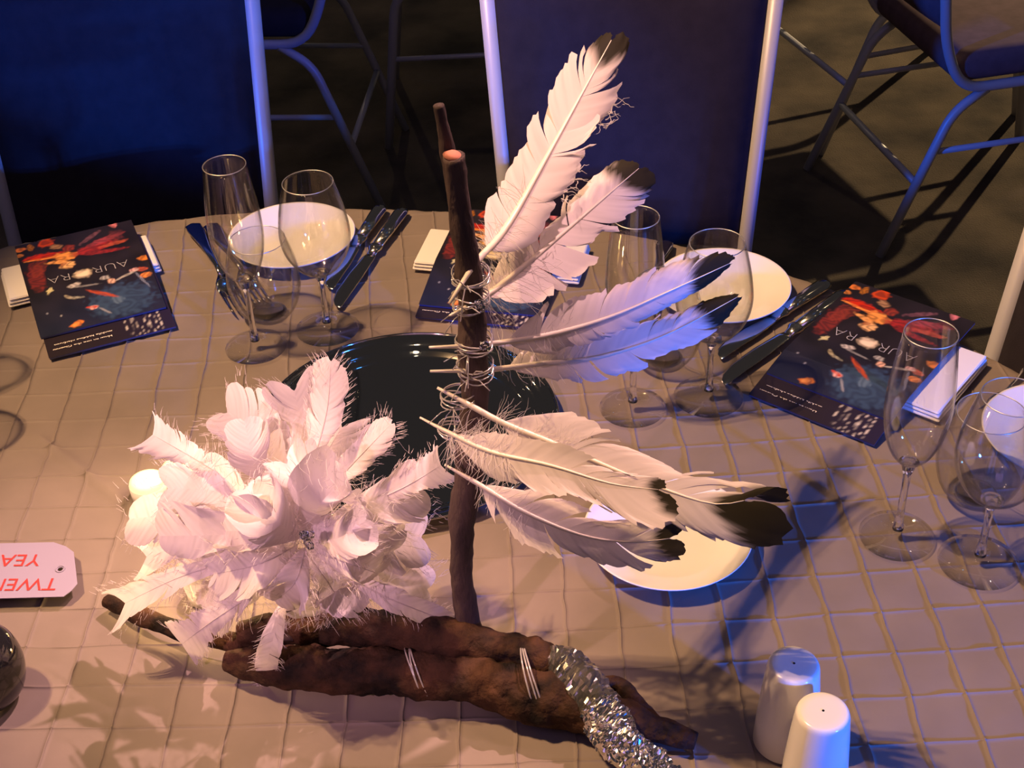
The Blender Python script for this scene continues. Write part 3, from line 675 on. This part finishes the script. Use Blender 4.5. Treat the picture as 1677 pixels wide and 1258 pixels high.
def make_feather(path, parent, seed, wl, wr, q0=0.25, tip_t=0.86, dark=True, groups=7, name='feather', label=None, gap=0.12, roll=0.0, shaft_r=0.0016, cup=0.10, down=60, ang0=62, ang1=24, N=64, base_col=(.78, .71, .71), curly=0, fray=0.10, tipshape=0.35, profile=None, NB=5, facing=None, quill=True, down_len=0.022, fringe=0, single=False):
    rnd = random.Random(seed)
    P = smooth_path(path, 8)
    L = [0]
    for i in range(1, len(P)): L.append(L[-1] + (P[i] - P[i - 1]).length)
    tot = L[-1]
    def S_(t):
        s = t * tot
        for i in range(1, len(P)):
            if L[i] >= s - 1e-9:
                f = (s - L[i - 1]) / max(1e-9, L[i] - L[i - 1]); return P[i - 1].lerp(P[i], f)
        return P[-1]
    def T_(t): return (S_(min(1, t + .02)) - S_(max(0, t - .02))).normalized()
    root = None
    if not single:
        root = empty(name, S_(0)); root.location = S_(0) - wloc(parent); root.parent = parent
        if label: root['label'] = label
    bits = []
    if quill:
        sh_n = 22; pts = [S_(k / sh_n) for k in range(sh_n + 1)]
        rr = [shaft_r * (0.45 + 0.55 * min(1, k / 3)) * (1 if k < sh_n * .35 else max(.12, 1 - .9 * (k / sh_n - .35) / .65)) for k in range(sh_n + 1)]
    if quill and not single: obj('shaft', *tube(pts, rr, 7), M_quill, root)
    if quill and single: bits.append(tube(pts, rr, 5))
    V = []; F = []; cols = []; ww_ = {1: wr, -1: wl}
    def prof(x):                                         # x 0..1 along vane
        if profile: return profile(x)
        return min(1, (x / 0.12) ** 0.6) * (1 - max(0, (x - (1 - tipshape)) / tipshape) ** 2.2 * 0.84)
    for side, ww in ((1, wl), (-1, wr)):
        if ww <= 0: continue
        cuts = sorted([rnd.uniform(0.03, 0.80 if dark else 0.97) for _ in range(groups)]); cuts = [0] + cuts + [1]
        for gi in range(len(cuts) - 1):
            a, b = cuts[gi], cuts[gi + 1]
            if b - a < 0.012: continue
            rows = max(2, int((b - a) * N) + 1)
            go = rnd.uniform(-1, 1) * gap * (1.15 - 0.9 * a); gl = 1 + rnd.uniform(-.16, .08); gn = rnd.uniform(-1, 1) * 0.10
            i0 = len(V)
            for r_ in range(rows + 1):
                x = a + (b - a) * r_ / rows; t = q0 + (1 - q0) * x
                c = S_(t); T = T_(t); view = (facing if facing else (CP - c)).normalized()
                Lr = T.cross(view).normalized() * -side
                Nn = Lr.cross(T).normalized(); 
                if Nn.dot(view) < 0: Nn = -Nn
                Lr = (Lr * math.cos(roll) + Nn * math.sin(roll) * side).normalized()
                Nr = T.cross(Lr).normalized()
                if Nr.dot(view) < 0: Nr = -Nr
                an = math.radians(ang0 + (ang1 - ang0) * x)
                edge = abs(2 * (r_ / rows) - 1)
                ln = ww * prof(x) * gl / max(.52, math.sin(an)) * (1 + rnd.uniform(-1, 1) * fray * (0.4 + 0.6 * edge)) * (1 - 0.10 * edge ** 6)
                for m_ in range(NB + 1):
                    f = m_ / NB; aa = an - go * f - 0.22 * f * f
                    d = Lr * math.sin(aa) + T * math.cos(aa)
                    p = c + d * ln * f + Nr * (-(cup) * f * f * ln + gn * f * f * ln)
                    V.append(p)
                    nz = noise.noise(p * 60); dk = 0.0
                    if dark: dk = max(0, min(1, (x + 0.10 * f + 0.05 * nz - tip_t) / 0.05))
                    sh = 1 - (0.26 if dark else 0.30) * abs(noise.noise(Vector((x * 75, side * 9 + f * 0.6, seed))))
                    bc = [base_col[i] * sh for i in range(3)]
                    dc = (.026, .023, .014)
                    cols.append([bc[i] * (1 - dk) + dc[i] * dk for i in range(3)])
            for r_ in range(rows):
                for m_ in range(NB):
                    q = i0 + r_ * (NB + 1) + m_; F.append((q, q + 1, q + NB + 2, q + NB + 1))
    if not single: obj('vane', V, F, M_feather, root, cols=cols)
    if down or curly or fringe:
        hv = []
        for k in range(down):
            t = q0 + (1 - q0) * rnd.uniform(-0.04, 0.30) ; c = S_(max(0, t)); T = T_(t)
            view = (CP - c).normalized(); Lr = T.cross(view).normalized() * rnd.choice((-1, 1))
            hv.append(hair(c, Lr + T * rnd.uniform(0, .9) + view * rnd.uniform(-.4, .5), rnd.uniform(.5, 1.2) * down_len, 0.42, rnd))
        for k in range(curly):
            x = rnd.uniform(0.25, 0.8); t = q0 + (1 - q0) * x; c = S_(t); T = T_(t); view = (CP - c).normalized()
            Lr = T.cross(view).normalized(); p = c + (Lr * .8 + T * .6) * wr * prof(x) * rnd.uniform(.9, 1.05)
            hv.append(hair(p, Lr + T * rnd.uniform(-.3, .9), rnd.uniform(.010, .022), 0.75, rnd, .0005, 6))
        for k in range(fringe):
            x = rnd.uniform(0.15, 1.0); t = q0 + (1 - q0) * x; c = S_(t); T = T_(t); view = (CP - c).normalized()
            sd = rnd.choice((-1, 1)); Lr = T.cross(view).normalized() * sd; an = math.radians(ang0 + (ang1 - ang0) * x) - .2
            p = c + (Lr + T / max(.4, math.tan(an))) * ww_[sd] * prof(x) * rnd.uniform(.55, .92)
            hv.append(hair(p, Lr * math.sin(an) + T * math.cos(an), rnd.uniform(.004, .010), 0.22, rnd, .0002, 3))
        if single: bits += hv
        else:
            o = obj('down', *merge(*hv), M_down, root); o['kind'] = 'stuff'
    if single:
        nv = len(V); V2, F2 = merge((V, F), *bits); obj(name, V2, F2, M_feather, parent, cols=cols + [(.72, .66, .67)] * (len(V2) - nv))
    return root
def tied(pxs, ys, **k): return make_feather([aty(px, py, SY + dy) for (px, py), dy in zip(pxs, ys)], stand, **k)
tied([(736, 497), (778, 432), (831, 370), (905, 240), (1001, 66)], [-.030, 0, .06, .14, .26], seed=101, wl=.028, wr=.033, q0=.19, tip_t=.86, groups=7, gap=.20, shaft_r=.0026, curly=26, down=110, tipshape=.22, label='tallest feather pointing up, dark brown tip and frayed right edge')
tied([(737, 517), (775, 497), (830, 459), (930, 375), (1046, 276)], [-.034, 0, .04, .12, .23], seed=102, wl=.025, wr=.033, q0=.18, tip_t=.84, groups=9, gap=.30, shaft_r=.0024, down=170, roll=-.15, tipshape=.25, down_len=.034, label='second feather from the top, leaning right over the middle booklet')
tied([(703, 569), (793, 564), (900, 548), (1000, 519), (1090, 480), (1194, 432)], [-.020, 0, .04, .09, .14, .19], seed=103, wl=.030, wr=.021, q0=.20, tip_t=.80, groups=8, gap=.10, shaft_r=.0022, down=60, roll=.15, tipshape=.40, label='feather tied level with the tray rim, black tip before the middle wine glass')
tied([(705, 608), (793, 606), (880, 596), (980, 585), (1090, 549), (1207, 487)], [-.024, 0, .03, .08, .14, .20], seed=104, wl=.025, wr=.023, q0=.20, tip_t=.82, groups=8, gap=.12, shaft_r=.0022, down=70, roll=-.1, tipshape=.40, label='feather just below it, black tip crossing the middle wine glass')
tied([(716, 635), (770, 664), (826, 694), (903, 725), (1045, 785), (1160, 824), (1218, 820)], [-.022, -.03, -.04, -.05, -.07, -.09, -.10], seed=105, wl=.033, wr=.030, q0=.22, tip_t=.84, groups=6, gap=.22, shaft_r=.0024, down=130, cup=.05, tipshape=.18, label='broad feather above the near plate with a large black tip')
tied([(688, 684), (732, 707), (803, 740), (900, 762), (1000, 792), (1078, 802)], [-.026, -.04, -.06, -.08, -.095, -.10], seed=106, wl=.018, wr=.028, q0=.16, tip_t=.92, groups=7, gap=.22, shaft_r=.0018, down=190, cup=.05, tipshape=.35, label='warm lit feather in the middle of the lower three, small black tip', down_len=.026)
tied([(728, 761), (792, 798), (857, 838), (950, 876), (1030, 888), (1096, 882)], [-.026, -.04, -.06, -.08, -.09, -.09], seed=107, wl=.028, wr=.024, q0=.18, tip_t=.86, groups=8, gap=.22, shaft_r=.0020, down=70, cup=.05, tipshape=.3, label='lowest tied feather, black tip reaching over the near plate')

# ------------------------------------------------------------------ feather flower
fc = at(478, 872, 0.125)
flower = empty('feather_flower', fc); flower.location = fc - wloc(stand); flower.parent = stand
flower['label'] = 'large fluffy flower of overlapping white feathers with a crystal centre'
def fy(px, py, d): return aty(px, py, fc.y + d)
def broad(x): return min(1, 0.15 + 0.85 * (x / 0.55) ** 0.9) * math.sqrt(max(0.02, 1 - max(0, (x - .62) / .38) ** 2))
def fan(x): return min(1, 0.18 + 0.82 * x ** 1.1)
def slim(x): return min(1, (x / 0.25) ** .7) * (1 - max(0, (x - .6) / .4) ** 1.6 * 0.85)
# base px, tip px, bend px, half width px, depth of tip, profile, frays
PET = [
 ((512, 760), (542, 592), 26, .05, slim, 1), ((505, 800), (482, 640), 46, .03, broad, 0), ((540, 800), (641, 694), 24, .03, slim, 1),
 ((590, 830), (722, 762), 32, .00, fan, 2), ((540, 850), (690, 800), 44, -.01, broad, 0), ((470, 800), (372, 676), 46, .02, broad, 0),
 ((430, 790), (400, 690), 30, -.02, slim, 0), ((350, 770), (250, 712), 30, .03, fan, 2), ((450, 830), (420, 720), 44, .00, broad, 0),
 ((400, 830), (275, 800), 40, .00, broad, 0), ((380, 860), (212, 850), 44, .02, broad, 0), ((460, 870), (262, 878), 44, -.04, broad, 0),
 ((400, 900), (240, 912), 32, .01, fan, 0), ((420, 910), (205, 988), 40, -.03, fan, 1), ((440, 960), (298, 1055), 36, -.04, fan, 2),
 ((470, 970), (431, 1128), 17, -.06, slim, 0), ((560, 940), (752, 1024), 20, -.03, slim, 1), ((500, 965), (603, 982), 22, -.05, slim, 0),
 ((560, 910), (700, 965), 48, .00, broad, 0), ((560, 880), (662, 868), 22, -.02, slim, 0), ((505, 850), (608, 890), 26, -.06, slim, 0),
 ((560, 860), (690, 880), 46, .02, broad, 0), ((470, 900), (340, 1010), 44, -.02, broad, 1), ((500, 900), (560, 990), 44, -.05, broad, 1),
 ((490, 890), (350, 940), 44, -.07, broad, 1), ((495, 880), (405, 800), 42, -.06, broad, 0), ((500, 880), (470, 760), 40, -.05, broad, 1),
 ((505, 885), (570, 790), 42, -.04, broad, 0), ((500, 895), (450, 985), 36, -.08, broad, 1), ((505, 885), (600, 850), 34, -.06, broad, 0),
 ((495, 880), (370, 870), 40, -.075, broad, 0), ((505, 900), (620, 940), 34, -.06, broad, 1), ((450, 850), (330, 770), 46, .03, broad, 0),
 ((500, 840), (560, 700), 44, .04, broad, 1), ((420, 920), (300, 960), 40, .00, broad, 0), ((490, 930), (500, 1010), 32, -.05, broad, 1)]
rp = random.Random(77)
for k, (b, t_, hw, dd, pf, fr) in enumerate(PET):
    mid = ((b[0] + t_[0]) / 2 + rp.uniform(-14, 14), (b[1] + t_[1]) / 2 + rp.uniform(-14, 14))
    p0 = fy(b[0], b[1], -.03 + dd * 0.3); p1 = fy(mid[0], mid[1], dd - .02 + rp.uniform(-.012, .012)); p2 = fy(t_[0], t_[1], dd)
    wm = hw / 2000.0 * 1.5
    make_feather([p0, p1, p2], flower, seed=300 + k, wl=wm * (0.9 + 0.2 * rp.random()), wr=wm * (0.9 + 0.2 * rp.random()), q0=0.02, dark=False, groups=(3, 4, 7)[fr], gap=(.03, .06, .09)[fr], fringe=(80, 110, 60)[fr], name='petal_feather', single=True, shaft_r=.0007, down=(16, 30, 20)[fr], ang0=58, ang1=(52, 44, 72)[fr], N=44, base_col=(.86, .79, .82), cup=rp.uniform(.05, .3), roll=rp.uniform(-.45, .45), profile=pf, NB=4, fray=(.03, .08, .2)[fr], quill=(fr > 0), down_len=.02)
fz = [hair(fy(490 + rp.gauss(0, 75), 880 + rp.gauss(0, 60), rp.uniform(-.07, -.02)), Vector((rp.gauss(0, 1), rp.gauss(0, 1) - .4, rp.gauss(0, 1))), rp.uniform(.012, .03), .5, rp) for k in range(900)]
o = obj('fluff', *merge(*fz), M_down, flower); o['kind'] = 'stuff'
for k in range(7):
    obj('crystal_bead', *bead(fy(500 + rp.uniform(-9, 9), 884 + rp.uniform(-16, 14), -.085 - .003 * k), .0038), M_crystal, flower, smooth=False)
branch('flower_stem', [at(470, 1050, .035), at(478, 1000, .05), at(486, 900, .10)], [.006, .006, .005], M_bark2, 31, n=10)
